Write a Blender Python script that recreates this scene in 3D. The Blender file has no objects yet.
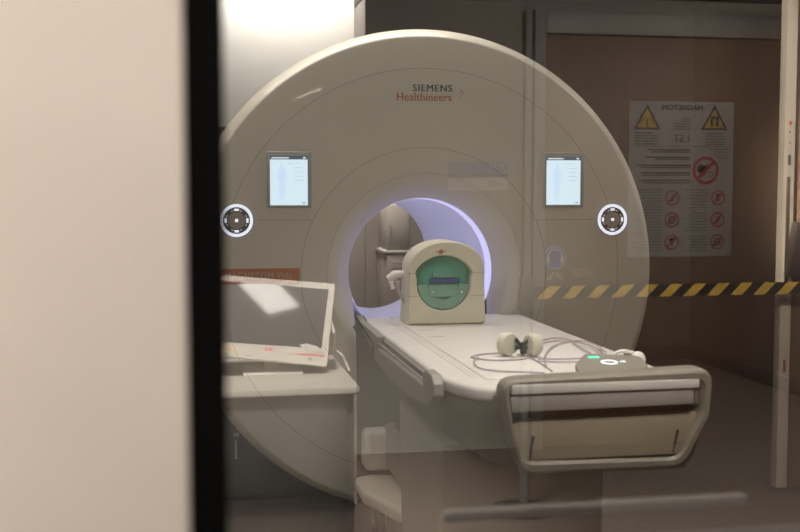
import bpy, bmesh, math, random
from mathutils import Vector, Matrix
random.seed(7)
SC = bpy.context.scene
COL = SC.collection

# ------------------------------------------------------------------ camera, light, exposure
F = 1111.0
YAW = math.atan(212 / F); PITCH = math.atan(80 / F); EYE = 1.5
cam_d = bpy.data.cameras.new('camera'); cam = bpy.data.objects.new('camera', cam_d); COL.objects.link(cam)
cam_d.sensor_width = 36.0; cam_d.lens = 36.0 * F / 800.0
cam_d.clip_start = 0.02; cam_d.clip_end = 60
cam.location = (0, 0, EYE); cam.rotation_euler = (math.pi / 2 - PITCH, 0, -YAW)
cam_d.dof.use_dof = True; cam_d.dof.focus_distance = 4.9; cam_d.dof.aperture_fstop = 3.2
SC.camera = cam

w = bpy.data.worlds.new('world'); SC.world = w; w.use_nodes = True
w.node_tree.nodes['Background'].inputs[0].default_value = (1.0, 0.9, 0.78, 1)
w.node_tree.nodes['Background'].inputs[1].default_value = 0.0
SC.view_settings.view_transform = 'Standard'; SC.view_settings.look = 'None'
SC.view_settings.exposure = 0.0; SC.view_settings.gamma = 1.0; SC.view_settings.use_curve_mapping = False
SC.cycles.max_bounces = 8; SC.cycles.transparent_max_bounces = 12
SC.cycles.caustics_reflective = False; SC.cycles.caustics_refractive = False
SC.cycles.sample_clamp_indirect = 4.0
SC.cycles.use_denoising = True

YG = 1.0                       # the observation window stands in this plane
MRCEIL, CRCEIL = 3.0, 2.56     # ceiling heights of the scanner room and the control room


def area(name, loc, target, sx, sy, power, color, spread=math.pi):
    l = bpy.data.lights.new(name, 'AREA'); l.shape = 'RECTANGLE'; l.size = sx; l.size_y = sy
    l.energy = power; l.color = color; l.spread = spread
    o = bpy.data.objects.new(name, l); COL.objects.link(o); o.location = loc
    d = Vector(target) - Vector(loc); o.rotation_euler = d.to_track_quat('-Z', 'Y').to_euler()
    return o


WARM = (1.0, 0.925, 0.83)
area('table_ceiling_lamp', (1.25, 3.55, 2.93), (1.15, 3.75, 0), 0.9, 0.6, 7, WARM, 1.35)
area('entrance_fill_light', (1.3, 1.7, 2.93), (1.28, 3.1, 0.6), 0.6, 0.3, 3.6, WARM, 0.8)  # added, unseen: brightens the front end of the table
area('right_fill_light', (3.2, 4.6, 2.93), (2.6, 4.9, 0), 0.9, 0.3, 19, WARM)  # unseen light added for the gantry's rim and right face
area('gantry_ceiling_lamp', (0.5, 5.02, 2.93), (0.5, 5.02, 0), 1.8, 0.3, 26, WARM)
area('left_fill_light', (-1.1, 2.6, 2.93), (0.4, 4.7, 0.5), 1.4, 0.8, 27, WARM)  # unseen fill added for the left-facing sides of table and gantry
area('rear_fill_light', (1.2, 8.2, 2.93), (1.25, 8.9, 0.3), 0.6, 0.3, 16, WARM, 1.1)  # added out of view to brighten the low wall behind the bore
area('recess_wall_washer', (0.8, 9.3, 3.4), (0.8, 9.45, 0), 1.3, 0.3, 30, (1.0, 0.965, 0.92))
area('desk_fill_light', (0.3, -1.55, 2.5), (0.3, -2.45, 0.8), 0.7, 0.3, 84, (1.0, 0.92, 0.82), 1.1)  # unseen, added so desk and monitor show brightly in the pane
area('control_door_lamp', (2.3, -0.9, 2.5), (2.7, -4.0, 0.6), 0.9, 0.3, 76, (1.0, 0.9, 0.78))
area('corner_fill_light', (3.1, -3.1, 2.5), (3.1, -3.7, 0), 0.6, 0.2, 8, (1.0, 0.9, 0.78))  # added to lift the part of the door that the open leaf shades
area('right_rear_fill_light', (3.6, 6.6, 2.93), (3.7, 6.8, 0), 0.6, 0.3, 5, WARM)  # out of view, added to lighten right wall, floor and partition
area('post_fill_spot', (0.5, -1.95, 2.45), (2.87, -2.95, 1.75), 0.2, 0.2, 62, (1.0, 0.9, 0.76), 0.48)  # narrow beam added only to brighten the cream door edge
area('window_side_lamp', (-1.2, -0.2, 2.5), (-0.6, 0.85, 1.3), 0.7, 0.3, 52, (1.0, 0.89, 0.82))


# ------------------------------------------------------------------ pixel rays of the photograph
def V(px, py):
    s, c, sp, cp = math.sin(YAW), math.cos(YAW), math.sin(PITCH), math.cos(PITCH)
    Fw = (s * cp, c * cp, -sp); R = (c, -s, 0); U = (s * sp, c * sp, cp)
    return [F * Fw[i] + (px - 400) * R[i] + (266 - py) * U[i] for i in range(3)]
def P(px, py, Y):
    d = V(px, py); t = Y / d[1]; return (d[0] * t, Y, EYE + d[2] * t)
def PX(px, py, X):
    d = V(px, py); t = X / d[0]; return (X, d[1] * t, EYE + d[2] * t)
def PZ(px, py, z):
    d = V(px, py); t = (z - EYE) / d[2]; return (d[0] * t, d[1] * t, z)


# ------------------------------------------------------------------ materials
MATS = {}
def mat(name, col, rough=0.5, metal=0.0, emit=None, es=1.0, coat=0.0, noise=0.0, nscale=8.0, bump=0.0, stretch=None, trans=0.0, alpha=1.0, spec=0.5):
    if name in MATS: return MATS[name]
    m = bpy.data.materials.new(name); m.use_nodes = True; nt = m.node_tree; b = nt.nodes['Principled BSDF']
    c = (*col, 1)
    b.inputs['Base Color'].default_value = c; b.inputs['Roughness'].default_value = rough
    b.inputs['Metallic'].default_value = metal; b.inputs['Coat Weight'].default_value = coat
    b.inputs['Transmission Weight'].default_value = trans; b.inputs['Alpha'].default_value = alpha
    if emit: b.inputs['Emission Color'].default_value = (*emit, 1); b.inputs['Emission Strength'].default_value = es
    tc = nt.nodes.new('ShaderNodeTexCoord'); mp = nt.nodes.new('ShaderNodeMapping')
    nt.links.new(tc.outputs['Object'], mp.inputs[0])
    if stretch: mp.inputs['Scale'].default_value = stretch
    n = nt.nodes.new('ShaderNodeTexNoise'); n.inputs['Scale'].default_value = nscale; n.inputs['Detail'].default_value = 5
    nt.links.new(mp.outputs[0], n.inputs[0])
    if noise:
        r = nt.nodes.new('ShaderNodeValToRGB')
        r.color_ramp.elements[0].position = 0.3; r.color_ramp.elements[1].position = 0.7
        r.color_ramp.elements[0].color = (*[x * (1 - noise) for x in col], 1)
        r.color_ramp.elements[1].color = (*[min(1, x * (1 + noise)) for x in col], 1)
        nt.links.new(n.outputs[0], r.inputs[0]); nt.links.new(r.outputs[0], b.inputs['Base Color'])
    if bump:
        bu = nt.nodes.new('ShaderNodeBump'); bu.inputs['Strength'].default_value = bump; bu.inputs['Distance'].default_value = 0.002
        nt.links.new(n.outputs[0], bu.inputs['Height']); nt.links.new(bu.outputs[0], b.inputs['Normal'])
    b.inputs['Specular IOR Level'].default_value = spec
    MATS[name] = m
    return m


shell = mat('warm_white_enamel', (0.73, 0.69, 0.61), 0.38, coat=0.25, noise=0.02, nscale=3)
taupe = mat('taupe_plastic', (0.165, 0.157, 0.135), 0.45, noise=0.03, nscale=4)
ltaupe = mat('light_taupe_plastic', (0.26, 0.25, 0.22), 0.45, noise=0.03, nscale=4)
tabletop_m = mat('tabletop_white', (0.70, 0.68, 0.66), 0.4, noise=0.02, nscale=5)
cream = mat('cream_plastic', (0.72, 0.68, 0.54), 0.45, noise=0.03)
darkgrey = mat('dark_grey_plastic', (0.09, 0.085, 0.08), 0.55, noise=0.08)
black = mat('black_plastic', (0.02, 0.02, 0.022), 0.45, noise=0.1)
seam_m = mat('seam_line', (0.47, 0.44, 0.385), 0.7, noise=0.02)
steel = mat('brushed_steel', (0.62, 0.60, 0.58), 0.28, metal=1.0, noise=0.05, stretch=(1, 30, 1))
greytray = mat('silver_grey_plastic', (0.46, 0.44, 0.41), 0.4, noise=0.04)
ringlight = mat('ring_lamp_surface', (0.6, 0.6, 0.7), 0.5, emit=(0.47, 0.47, 0.82), es=1.2)
bore_m = mat('bore_lining_painted_glow', (0.70, 0.69, 0.72), 0.45, noise=0.02, emit=(0.13, 0.13, 0.23), es=1.0)  # tube itself emits: the ring lamp's lavender glow is painted in
white_led = mat('white_led', (0.9, 0.9, 0.9), 0.5, emit=(0.74, 0.82, 1.0), es=1.15)
green_led = mat('green_led', (0.1, 0.8, 0.5), 0.5, emit=(0.04, 0.85, 0.42), es=1.6)
screen_m = mat('screen_backlight', (0.2, 0.2, 0.2), 0.4, emit=(0.64, 0.82, 0.93), es=1.25)
screen_fig = mat('screen_figure', (0.2, 0.2, 0.2), 0.4, emit=(0.55, 0.74, 0.97), es=1.25)
screen_txt = mat('screen_text', (0.2, 0.2, 0.2), 0.4, emit=(0.40, 0.50, 0.60), es=1.0)
screen_head = mat('screen_header', (0.03, 0.04, 0.06), 0.4, emit=(0.05, 0.08, 0.11), es=1.0)
screen_wht = mat('screen_white', (0.3, 0.3, 0.3), 0.4, emit=(0.75, 0.88, 0.95), es=1.0)
bezel_m = mat('screen_bezel', (0.43, 0.46, 0.45), 0.45, noise=0.03)
petrol = mat('petrol_ink', (0.02, 0.075, 0.09), 0.5, noise=0.02)
orange_ink = mat('orange_ink', (0.52, 0.13, 0.035), 0.5, noise=0.02)
orange_lab = mat('orange_label', (0.52, 0.16, 0.06), 0.5, noise=0.04)
lab_txt = mat('label_lettering', (0.55, 0.42, 0.30), 0.5, noise=0.02)
green_m = mat('green_phantom_plastic', (0.09, 0.36, 0.26), 0.22, noise=0.12, nscale=12, coat=0.4)
green_l = mat('pale_green_plastic', (0.19, 0.40, 0.31), 0.25, noise=0.08, nscale=12, coat=0.4)
blue_m = mat('blue_label', (0.02, 0.06, 0.26), 0.5, noise=0.03)
pink_m = mat('pink_mark', (0.75, 0.35, 0.28), 0.5, noise=0.03)
white_m = mat('matt_white', (0.80, 0.79, 0.77), 0.5, noise=0.02)
tube_m = mat('violet_grey_tubing', (0.40, 0.34, 0.38), 0.35, noise=0.04)
foam_m = mat('cream_foam', (0.60, 0.58, 0.48), 0.7, noise=0.05)

floor_m = mat('grey_vinyl_floor', (0.15, 0.125, 0.11), 0.5, noise=0.15, nscale=30)
mrwall = mat('scanner_room_wall', (0.17, 0.15, 0.135), 0.8, noise=0.04, nscale=2, bump=0.05)
mrwall2 = mat('brown_side_wall', (0.15, 0.115, 0.097), 0.8, noise=0.05, nscale=2, bump=0.05)
mrceil = mat('dark_ceiling', (0.07, 0.068, 0.066), 0.8, noise=0.05)
lit_wall = mat('white_painted_wall', (0.82, 0.79, 0.74), 0.8, noise=0.02, bump=0.05)
nearwall = mat('cream_rendered_wall', (0.71, 0.645, 0.575), 0.85, noise=0.035, nscale=5, bump=0.15)
blackframe = mat('black_window_frame', (0.006, 0.006, 0.007), 0.8, noise=0.1, spec=0.1)
ctl_wall = mat('control_room_wall', (0.29, 0.275, 0.25), 0.8, noise=0.04, nscale=2)
ctl_ceil = mat('control_room_ceiling', (0.16, 0.155, 0.15), 0.9, noise=0.04)
ctl_floor = mat('control_room_floor', (0.105, 0.08, 0.066), 0.6, noise=0.1, nscale=20)
wood_m = mat('brown_door_laminate', (0.19, 0.118, 0.077), 0.5, noise=0.12, nscale=2.0, stretch=(9, 1, 0.35))
frame_m = mat('grey_door_frame', (0.28, 0.27, 0.26), 0.5, noise=0.03)
edge_m = mat('cream_door_edge', (0.88, 0.78, 0.64), 0.4, noise=0.04)
paper_m = mat('poster_paper', (0.36, 0.345, 0.33), 0.5, noise=0.02)
ink_m = mat('poster_ink', (0.05, 0.05, 0.055), 0.6, noise=0.03)
greyink = mat('poster_fine_print', (0.12, 0.115, 0.11), 0.6, noise=0.03)
yellow_m = mat('warning_yellow', (0.48, 0.35, 0.08), 0.5, noise=0.03)
red_m = mat('prohibition_red', (0.36, 0.04, 0.045), 0.5, noise=0.03)
tape_y = mat('tape_yellow', (0.88, 0.58, 0.10), 0.5, noise=0.05)
tape_k = mat('tape_black', (0.02, 0.02, 0.02), 0.5, noise=0.1)
signblue = mat('sign_blue', (0.03, 0.10, 0.58), 0.5, noise=0.03)
headerblue = mat('header_blue', (0.03, 0.05, 0.25), 0.5, noise=0.03)
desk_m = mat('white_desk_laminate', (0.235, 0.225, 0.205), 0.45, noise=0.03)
mon_m = mat('monitor_white_plastic', (0.85, 0.82, 0.76), 0.4, noise=0.02)
monscreen = mat('monitor_dark_screen', (0.02, 0.02, 0.022), 0.06, coat=0.6, noise=0.05)
lamp_face = mat('lamp_diffuser', (0.9, 0.9, 0.9), 0.5, emit=(1.0, 0.93, 0.84), es=42.0)

# coated window glass: one face returns part of the light like a faint mirror, the rest passes
REFL = 0.22
gm = bpy.data.materials.new('shielded_window_glass'); gm.use_nodes = True; nt = gm.node_tree
for n in list(nt.nodes):
    if n.type == 'BSDF_PRINCIPLED': nt.nodes.remove(n)
out = nt.nodes['Material Output']
tr = nt.nodes.new('ShaderNodeBsdfTransparent'); tr.inputs[0].default_value = (0.97, 0.965, 0.95, 1)
gl = nt.nodes.new('ShaderNodeBsdfGlossy'); gl.inputs['Roughness'].default_value = 0.0; gl.inputs[0].default_value = (1, 1, 1, 1)
mx = nt.nodes.new('ShaderNodeMixShader'); mx.inputs[0].default_value = REFL
nt.links.new(tr.outputs[0], mx.inputs[1]); nt.links.new(gl.outputs[0], mx.inputs[2]); nt.links.new(mx.outputs[0], out.inputs[0])
gt = bpy.data.materials.new('window_glass_rear_face'); gt.use_nodes = True; nt = gt.node_tree
for n in list(nt.nodes):
    if n.type == 'BSDF_PRINCIPLED': nt.nodes.remove(n)
tr = nt.nodes.new('ShaderNodeBsdfTransparent'); tr.inputs[0].default_value = (0.98, 0.98, 0.97, 1)
nt.links.new(tr.outputs[0], nt.nodes['Material Output'].inputs[0])


# ------------------------------------------------------------------ mesh helpers
def text_geo(s, off=1.05):
    cu = bpy.data.curves.new('lettering_curve', 'FONT'); cu.body = s; cu.size = 1.0; cu.space_character = off; cu.resolution_u = 3
    o = bpy.data.objects.new('lettering_curve', cu); COL.objects.link(o)
    dg = bpy.context.evaluated_depsgraph_get(); dg.update()
    me = bpy.data.meshes.new_from_object(o.evaluated_get(dg))
    vs = [(v.co.x, v.co.y) for v in me.vertices]; fs = [tuple(p.vertices) for p in me.polygons]
    bpy.data.objects.remove(o); bpy.data.curves.remove(cu); bpy.data.meshes.remove(me)
    return vs, fs


class MB:
    """Collects shapes in world coordinates. flip=True: shapes are laid out as seen in the window pane and turned over to their real side of it."""
    def __init__(self, flip=False):
        self.v = []; self.f = []; self.m = []; self.flip = flip
    def add(self, vs, fs, slot=0):
        n = len(self.v); self.v += [tuple(p) for p in vs]
        for q in fs: self.f.append(tuple(n + i for i in q)); self.m.append(slot)
        return self
    def box(self, a, b, slot=0, bevel=0.0, seg=2):
        x0, y0, z0 = (min(a[i], b[i]) for i in range(3)); x1, y1, z1 = (max(a[i], b[i]) for i in range(3))
        vs = [(x0, y0, z0), (x1, y0, z0), (x1, y1, z0), (x0, y1, z0), (x0, y0, z1), (x1, y0, z1), (x1, y1, z1), (x0, y1, z1)]
        fs = [(0, 3, 2, 1), (4, 5, 6, 7), (0, 1, 5, 4), (1, 2, 6, 5), (2, 3, 7, 6), (3, 0, 4, 7)]
        return self.solid(vs, fs, slot, bevel, seg)
    def solid(self, vs, fs, slot=0, bevel=0.0, seg=2):
        if bevel <= 0: return self.add(vs, fs, slot)
        bm = bmesh.new(); bv = [bm.verts.new(p) for p in vs]
        for q in fs: bm.faces.new([bv[i] for i in q])
        bmesh.ops.recalc_face_normals(bm, faces=bm.faces)
        es = [e for e in bm.edges if e.is_manifold and e.calc_face_angle(0) > math.radians(28)]
        bmesh.ops.bevel(bm, geom=es, offset=bevel, segments=seg, profile=0.5, affect='EDGES', clamp_overlap=True)
        bm.verts.index_update()
        r = self.add([v.co[:] for v in bm.verts], [tuple(v.index for v in fc.verts) for fc in bm.faces], slot); bm.free(); return r
    def prism(self, pts, ext, slot=0, bevel=0.0, seg=2):
        n = len(pts); e = Vector(ext)
        vs = [Vector(p) for p in pts] + [Vector(p) + e for p in pts]
        fs = [tuple(range(n)), tuple(range(2 * n - 1, n - 1, -1))] + [(i, i + n, (i + 1) % n + n, (i + 1) % n) for i in range(n)]
        return self.solid(vs, fs, slot, bevel, seg)
    def tube(self, path, r, slot=0, n=10, closed=False):
        P_ = [Vector(p) for p in path]; m = len(P_); vs = []; fs = []
        rr = r if isinstance(r, (list, tuple)) else [r] * m
        up = None
        for i, p in enumerate(P_):
            a = P_[(i - 1) % m] if (closed or i) else p; b = P_[(i + 1) % m] if (closed or i < m - 1) else p
            t = (b - a).normalized()
            if up is None: up = t.orthogonal().normalized()
            up = (up - t * up.dot(t)).normalized(); s = t.cross(up)
            for k in range(n):
                an = 2 * math.pi * k / n; vs.append(p + (up * math.cos(an) + s * math.sin(an)) * rr[i])
        for i in range(m if closed else m - 1):
            for k in range(n):
                j = (i + 1) % m
                fs.append((i * n + k, i * n + (k + 1) % n, j * n + (k + 1) % n, j * n + k))
        if not closed: fs += [tuple(range(n - 1, -1, -1)), tuple((m - 1) * n + k for k in range(n))]
        return self.add(vs, fs, slot)
    def lathe(self, c, axis, prof, slot=0, n=48, a0=0.0, a1=2 * math.pi, cap=False):
        """prof: list of (radius, distance along the axis)"""
        ax = Vector(axis).normalized()
        u = Vector((1, 0, 0)) if abs(ax.x) < 0.9 else Vector((0, 1, 0)); u = (u - ax * u.dot(ax)).normalized(); v = ax.cross(u)
        full = abs(a1 - a0 - 2 * math.pi) < 1e-6; N = n if full else n + 1
        vs = []; fs = []; c = Vector(c)
        for rr, h in prof:
            for k in range(N):
                an = a0 + (a1 - a0) * k / n; vs.append(c + ax * h + (u * math.cos(an) + v * math.sin(an)) * max(rr, 1e-5))
        for i in range(len(prof) - 1):
            for k in range(n):
                k2 = (k + 1) % N; fs.append((i * N + k, i * N + k2, (i + 1) * N + k2, (i + 1) * N + k))
        if cap:
            fs += [tuple(range(N - 1, -1, -1)), tuple((len(prof) - 1) * N + k for k in range(N))]
        return self.add(vs, fs, slot)
    def ring(self, cx, cz, r0, r1, y0, y1, slot=0, n=64, a0=0.0, a1=2 * math.pi):
        """flat ring facing -y, from y0 (front) to y1 (back)"""
        pts = [(r1, y1), (r1, y0), (r0, y0), (r0, y1)]
        full = abs(a1 - a0 - 2 * math.pi) < 1e-6; N = n if full else n + 1; vs = []; fs = []
        for rr, y in pts:
            for k in range(N):
                an = a0 + (a1 - a0) * k / n; vs.append((cx + rr * math.cos(an), y, cz + rr * math.sin(an)))
        for i in range(4):
            for k in range(n):
                k2 = (k + 1) % N; j = (i + 1) % 4; fs.append((i * N + k, i * N + k2, j * N + k2, j * N + k))
        if not full: fs += [tuple(i * N for i in range(4)), tuple(i * N + N - 1 for i in (3, 2, 1, 0))]
        return self.add(vs, fs, slot)
    def disc(self, cx, cz, r, y0, y1, slot=0, n=40, rz=None):
        return self.prism([(cx + r * math.cos(2 * math.pi * k / n), y0, cz + (rz or r) * math.sin(2 * math.pi * k / n)) for k in range(n)], (0, y1 - y0, 0), slot)
    def text(self, s, x0, x1, z0, z1, y, slot=0, mirror=False, bold=0.0, off=1.05):
        vs, fs = text_geo(s, off)
        ax0 = min(p[0] for p in vs); ax1 = max(p[0] for p in vs); az0 = min(p[1] for p in vs); az1 = max(p[1] for p in vs)
        def tr_(p):
            u = (p[0] - ax0) / (ax1 - ax0); q = (p[1] - az0) / (az1 - az0)
            return ((x1 - u * (x1 - x0)) if mirror else (x0 + u * (x1 - x0)), y, z0 + q * (z1 - z0))
        a = [tr_(p) for p in vs]
        for k in ((-1, 0, 1) if bold else (0,)):
            self.add([(x_ + k * bold, y_ - 0.0001 * k, z_ ) for x_, y_, z_ in a], fs, slot)
        return self
    def ellipsoid(self, c, rx, ry, rz, slot=0, n=24, m=14):
        vs = []; fs = []
        for i in range(m + 1):
            t = math.pi * i / m
            for k in range(n):
                a = 2 * math.pi * k / n
                vs.append((c[0] + rx * math.sin(t) * math.cos(a), c[1] + ry * math.sin(t) * math.sin(a), c[2] + rz * math.cos(t)))
        for i in range(m):
            for k in range(n): fs.append((i * n + k, i * n + (k + 1) % n, (i + 1) * n + (k + 1) % n, (i + 1) * n + k))
        return self.add(vs, fs, slot)
    def build(self, name, mats, parent=None, sharp=35):
        if not isinstance(mats, (list, tuple)): mats = [mats]
        org = Vector((0, 0, 0)); q = parent
        while q is not None: org += Vector(q.location); q = q.parent
        vs = [Vector((x, 2 * YG - y if self.flip else y, z)) for x, y, z in self.v]
        if parent is None:
            org = Vector((sum(v.x for v in vs) / len(vs), sum(v.y for v in vs) / len(vs), min(v.z for v in vs)))
        me = bpy.data.meshes.new(name); me.from_pydata([v - org for v in vs], [], self.f); me.update()
        for m in mats: me.materials.append(m)
        for p, s in zip(me.polygons, self.m): p.material_index = s
        bm = bmesh.new(); bm.from_mesh(me)
        bmesh.ops.remove_doubles(bm, verts=bm.verts, dist=1e-5)
        bmesh.ops.recalc_face_normals(bm, faces=bm.faces); bm.to_mesh(me); bm.free()
        for p in me.polygons: p.use_smooth = True
        me.set_sharp_from_angle(angle=math.radians(sharp))
        o = bpy.data.objects.new(name, me); COL.objects.link(o)
        if parent is None: o.location = org
        else: o.parent = parent
        return o


def thing(name, label, cat, loc, group=None, flip=False):
    o = bpy.data.objects.new(name, None); COL.objects.link(o); o.empty_display_size = 0.1
    o.location = (loc[0], 2 * YG - loc[1] if flip else loc[1], loc[2]); o['label'] = label; o['category'] = cat
    if group: o['group'] = group
    return o
def tag(o, label, cat, group=None):
    o['label'] = label; o['category'] = cat
    if group: o['group'] = group
    return o
def struct(name, mb, m):
    o = mb.build(name, m); o['kind'] = 'structure'; return o


# ------------------------------------------------------------------ the two rooms
XR = 4.29                                  # right wall of the scanner room
XL = -2.6
struct('floor', MB().box((XL, YG, -0.1), (XR + 0.1, 9.9, 0)).box((-2.6, -4.2, -0.1), (4.4, YG, -0.001), 1), [floor_m, ctl_floor])
xe = P(365, 50, 9.0)[0]
struct('wall_back', MB().box((XL, 9.6, 0), (xe + 0.1, 9.7, 3.5)), lit_wall)
struct('wall_rear_low', MB().box((XL, 9.0, 0), (xe, 9.3, 1.97), 0, 0.01), mrwall)
struct('wall_partition', MB().box((xe, 9.0, 0), (XR + 0.1, 9.7, 3.05), 0, 0.01), mrwall)
struct('wall_right', MB().box((XR, YG + 0.06, 0), (XR + 0.1, 9.7, 3.05)), mrwall2)
struct('wall_left', MB().box((XL - 0.1, YG, 0), (XL, 9.7, 3.05)), lit_wall)
struct('ceiling', MB().box((XL - 0.1, YG, MRCEIL + 0.02), (XR + 0.1, 8.75, MRCEIL + 0.1)).box((xe, 8.75, MRCEIL + 0.02), (XR + 0.1, 9.7, MRCEIL + 0.1)).box((XL - 0.1, 8.7, 3.45), (xe, 9.7, 3.5)).box((XL - 0.1, 8.7, MRCEIL + 0.1), (xe, 8.75, 3.45)).box((xe - 0.0, 8.7, MRCEIL + 0.1), (xe + 0.05, 9.7, 3.5)), mrceil)
struct('baseboard_right', MB().box((XR - 0.015, YG + 0.1, 0), (XR, 9.0, 0.11), 0, 0.003), darkgrey)
struct('baseboard_back', MB().box((xe, 8.985, 0), (XR - 0.015, 9.0, 0.11), 0, 0.003), darkgrey)

# window wall: pane, black frame, near cream wall
x_cr = P(186, 266, 0.88)[0]                # right end of the cream wall
x_fr = P(225.5, 266, 0.97)[0]                # right end of the black frame
struct('wall_window', MB().box((-2.6, 0.88, 0), (x_cr, 1.06, 2.7), 0, 0.004), nearwall)
struct('window_frame', MB().box((x_cr - 0.01, 0.955, 0.0), (x_fr, 1.05, 2.7), 0, 0.004)
       .box((x_fr, 0.96, 0.0), (4.4, 1.05, 0.72), 0, 0.004).box((x_fr, 0.96, 2.56), (4.4, 1.05, 2.7), 0, 0.004), blackframe)
g = MB().box((x_fr - 0.01, YG, 0.7), (4.4, YG + 0.012, 2.58)).build('window_1', [gm, gt]); g['kind'] = 'structure'
for p in g.data.polygons: p.material_index = 0 if p.normal.y < -0.9 else 1

# control room, behind the camera (its things are seen in the pane)
YD = 6.0                                   # depth at which the door appears in the pane
struct('wall_rear', MB(True).box((-2.6, YD + 0.06, 0), (4.4, YD + 0.2, 2.7)), ctl_wall)
struct('wall_control_left', MB(True).box((-2.7, YG, 0), (-2.6, YD + 0.2, 2.7)), ctl_wall)
struct('wall_control_right', MB(True).box((4.4, YG, 0), (4.5, YD + 0.2, 2.7)), ctl_wall)
struct('ceiling_control', MB(True).box((-2.7, YG + 0.02, CRCEIL), (4.5, YD + 0.2, CRCEIL + 0.1)), ctl_ceil)
dx0, dx1 = P(545, 200, YD)[0], P(775, 200, YD)[0] + 0.25
dtop = P(600, 35, YD)[2]
struct('trim_door', MB(True).box((dx0 - 0.075, YD - 0.03, 0), (dx0 - 0.008, YD + 0.06, dtop + 0.13), 0, 0.006)
       .box((dx0 - 0.115, YD + 0.01, 0), (dx0 - 0.075, YD + 0.06, dtop + 0.13), 0, 0.004)
       .box((dx0 - 0.008, YD - 0.03, dtop), (dx1 + 0.1, YD + 0.06, dtop + 0.125), 0, 0.006)
       .box((dx1 + 0.005, YD - 0.03, 0), (dx1 + 0.1, YD + 0.06, dtop + 0.125), 0, 0.006), frame_m)
struct('door_1', MB(True).box((dx0, YD, 0.008), (dx1, YD + 0.05, dtop - 0.004), 0, 0.004), wood_m)


# ------------------------------------------------------------------ MRI scanner
CX, CZ, R = 1.076, 1.098, 1.12
YF = 5.0
mri = thing('mri_scanner', 'large round off-white scanner with glowing lavender bore and two touch screens', 'scanner', (CX, YF + 0.8, 0))
RI = 0.405      # where the face starts to roll into the bore
SW = 0.325     # half width of the slot for the table
def rin(a, r):
    if math.sin(a) < 0 and abs(math.cos(a)) * r < SW: return SW / max(abs(math.cos(a)), 1e-6)
    return r
def face_sheet(prof, name, m, rmax=R, sharp=35):
    """prof: list of (weight from inner 0..1 or absolute radius, y)"""
    aend = math.acos(SW / rmax)
    N = 200; vs = []; fs = []
    for kind, val, y in prof:
        for k in range(N + 1):
            a = -aend + (2 * aend + (math.pi - 2 * aend) * 1.0) * 0 + (math.pi + 2 * aend) * k / N
            ri = min(rin(a, RI), rmax)
            if kind == 'o': r_ = max(val, ri)
            elif kind == 'i': r_ = max(rin(a, val), 0) if val >= RI or rin(a, RI) <= RI + 1e-6 else min(rin(a, RI), rmax)
            else: r_ = ri + (rmax - ri) * val
            vs.append((CX + r_ * math.cos(a), y, CZ + r_ * math.sin(a)))
    for i in range(len(prof) - 1):
        for k in range(N):
            fs.append((i * (N + 1) + k, i * (N + 1) + k + 1, (i + 1) * (N + 1) + k + 1, (i + 1) * (N + 1) + k))
    return MB().add(vs, fs).build(name, m, mri, sharp)
prof = [('o', 0.99, YF + 0.30), ('o', 1.088, YF + 0.29), ('o', 1.112, YF + 0.25), ('o', 1.12, YF + 0.06), ('o', 1.117, YF + 0.045), ('o', 1.11, YF + 0.034), ('o', 1.085, YF + 0.004), ('o', 1.080, YF + 0.0008), ('o', 1.073, YF)]
prof += [('o', 0.9, YF), ('o', 0.7, YF), ('o', 0.55, YF), ('o', 0.475, YF)]
prof += [('i', 0.468, YF + 0.0003), ('i', 0.458, YF + 0.0015), ('i', 0.447, YF + 0.004), ('i', 0.436, YF + 0.0085), ('i', 0.42, YF + 0.018), ('i', RI, YF + 0.031), ('i', 0.385, YF + 0.053), ('i', 0.368, YF + 0.077), ('i', 0.353, YF + 0.098), ('i', 0.3455, YF + 0.12), ('i', 0.3455, YF + 0.125)]
face_sheet(prof, 'front_cover', shell)
# body behind the cover
MB().lathe((CX, 0, CZ), (0, 1, 0), [(0.36, YF + 0.16), (0.98, YF + 0.16), (1.0, YF + 0.2), (1.0, YF + 1.6), (0.94, YF + 1.68), (0.40, YF + 1.68), (0.38, YF + 1.63), (0.36, YF + 1.6), (0.36, YF + 0.16)], n=96).build('magnet_housing', taupe, mri)
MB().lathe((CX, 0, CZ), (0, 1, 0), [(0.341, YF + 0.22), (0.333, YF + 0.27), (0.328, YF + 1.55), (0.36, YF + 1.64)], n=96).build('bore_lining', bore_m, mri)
MB().lathe((CX, 0, CZ), (0, 1, 0), [(0.3455, YF + 0.12), (0.341, YF + 0.22)], n=96).build('ring_light', ringlight, mri)
MB().box((0.14, YF + 0.28, 0), (2.0, YF + 1.6, 0.55), 0, 0.02).box((0.12, YF + 0.27, 0), (2.02, YF + 1.62, 0.02), 1).build('base_plinth', [darkgrey, black], mri)
# slot lining under the bore
MB().box((CX - 0.34, YF + 0.02, 0.02), (CX - SW, YF + 0.2, 0.86), 0, 0.004).box((CX + SW, YF + 0.02, 0.02), (CX + 0.34, YF + 0.2, 0.86), 0, 0.004)\
    .box((CX - 0.34, YF + 0.14, 0.02), (CX + 0.34, YF + 0.17, 0.775), 0, 0.004).build('docking_recess', taupe, mri)
# seams: fine darker bands that run round the cover
def arc_band(r0, r1, a0, a1, n=120): return MB().ring(CX, CZ, r0, r1, YF - 0.0006, YF + 0.002, 0, n, a0, a1)
for r_ in (0.937, 0.578):
    ae = math.acos(SW / r_)
    arc_band(r_ - 0.0016, r_ + 0.0016, -ae, math.pi + ae).build('seam', seam_m, mri)
arc_band(0.4585, 0.4605, -0.6, math.pi + 0.6).build('seam', mat('faint_seam', (0.50, 0.47, 0.42), 0.6), mri)
MB().box((0.30, YF - 0.0008, 1.3465), (CX - 0.578 + 0.05, YF + 0.001, 1.3495)).build('seam', seam_m, mri)
MB().box((CX + 0.53, YF - 0.0008, 1.3405), (1.895, YF + 0.001, 1.3435)).build('seam', seam_m, mri)
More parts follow.
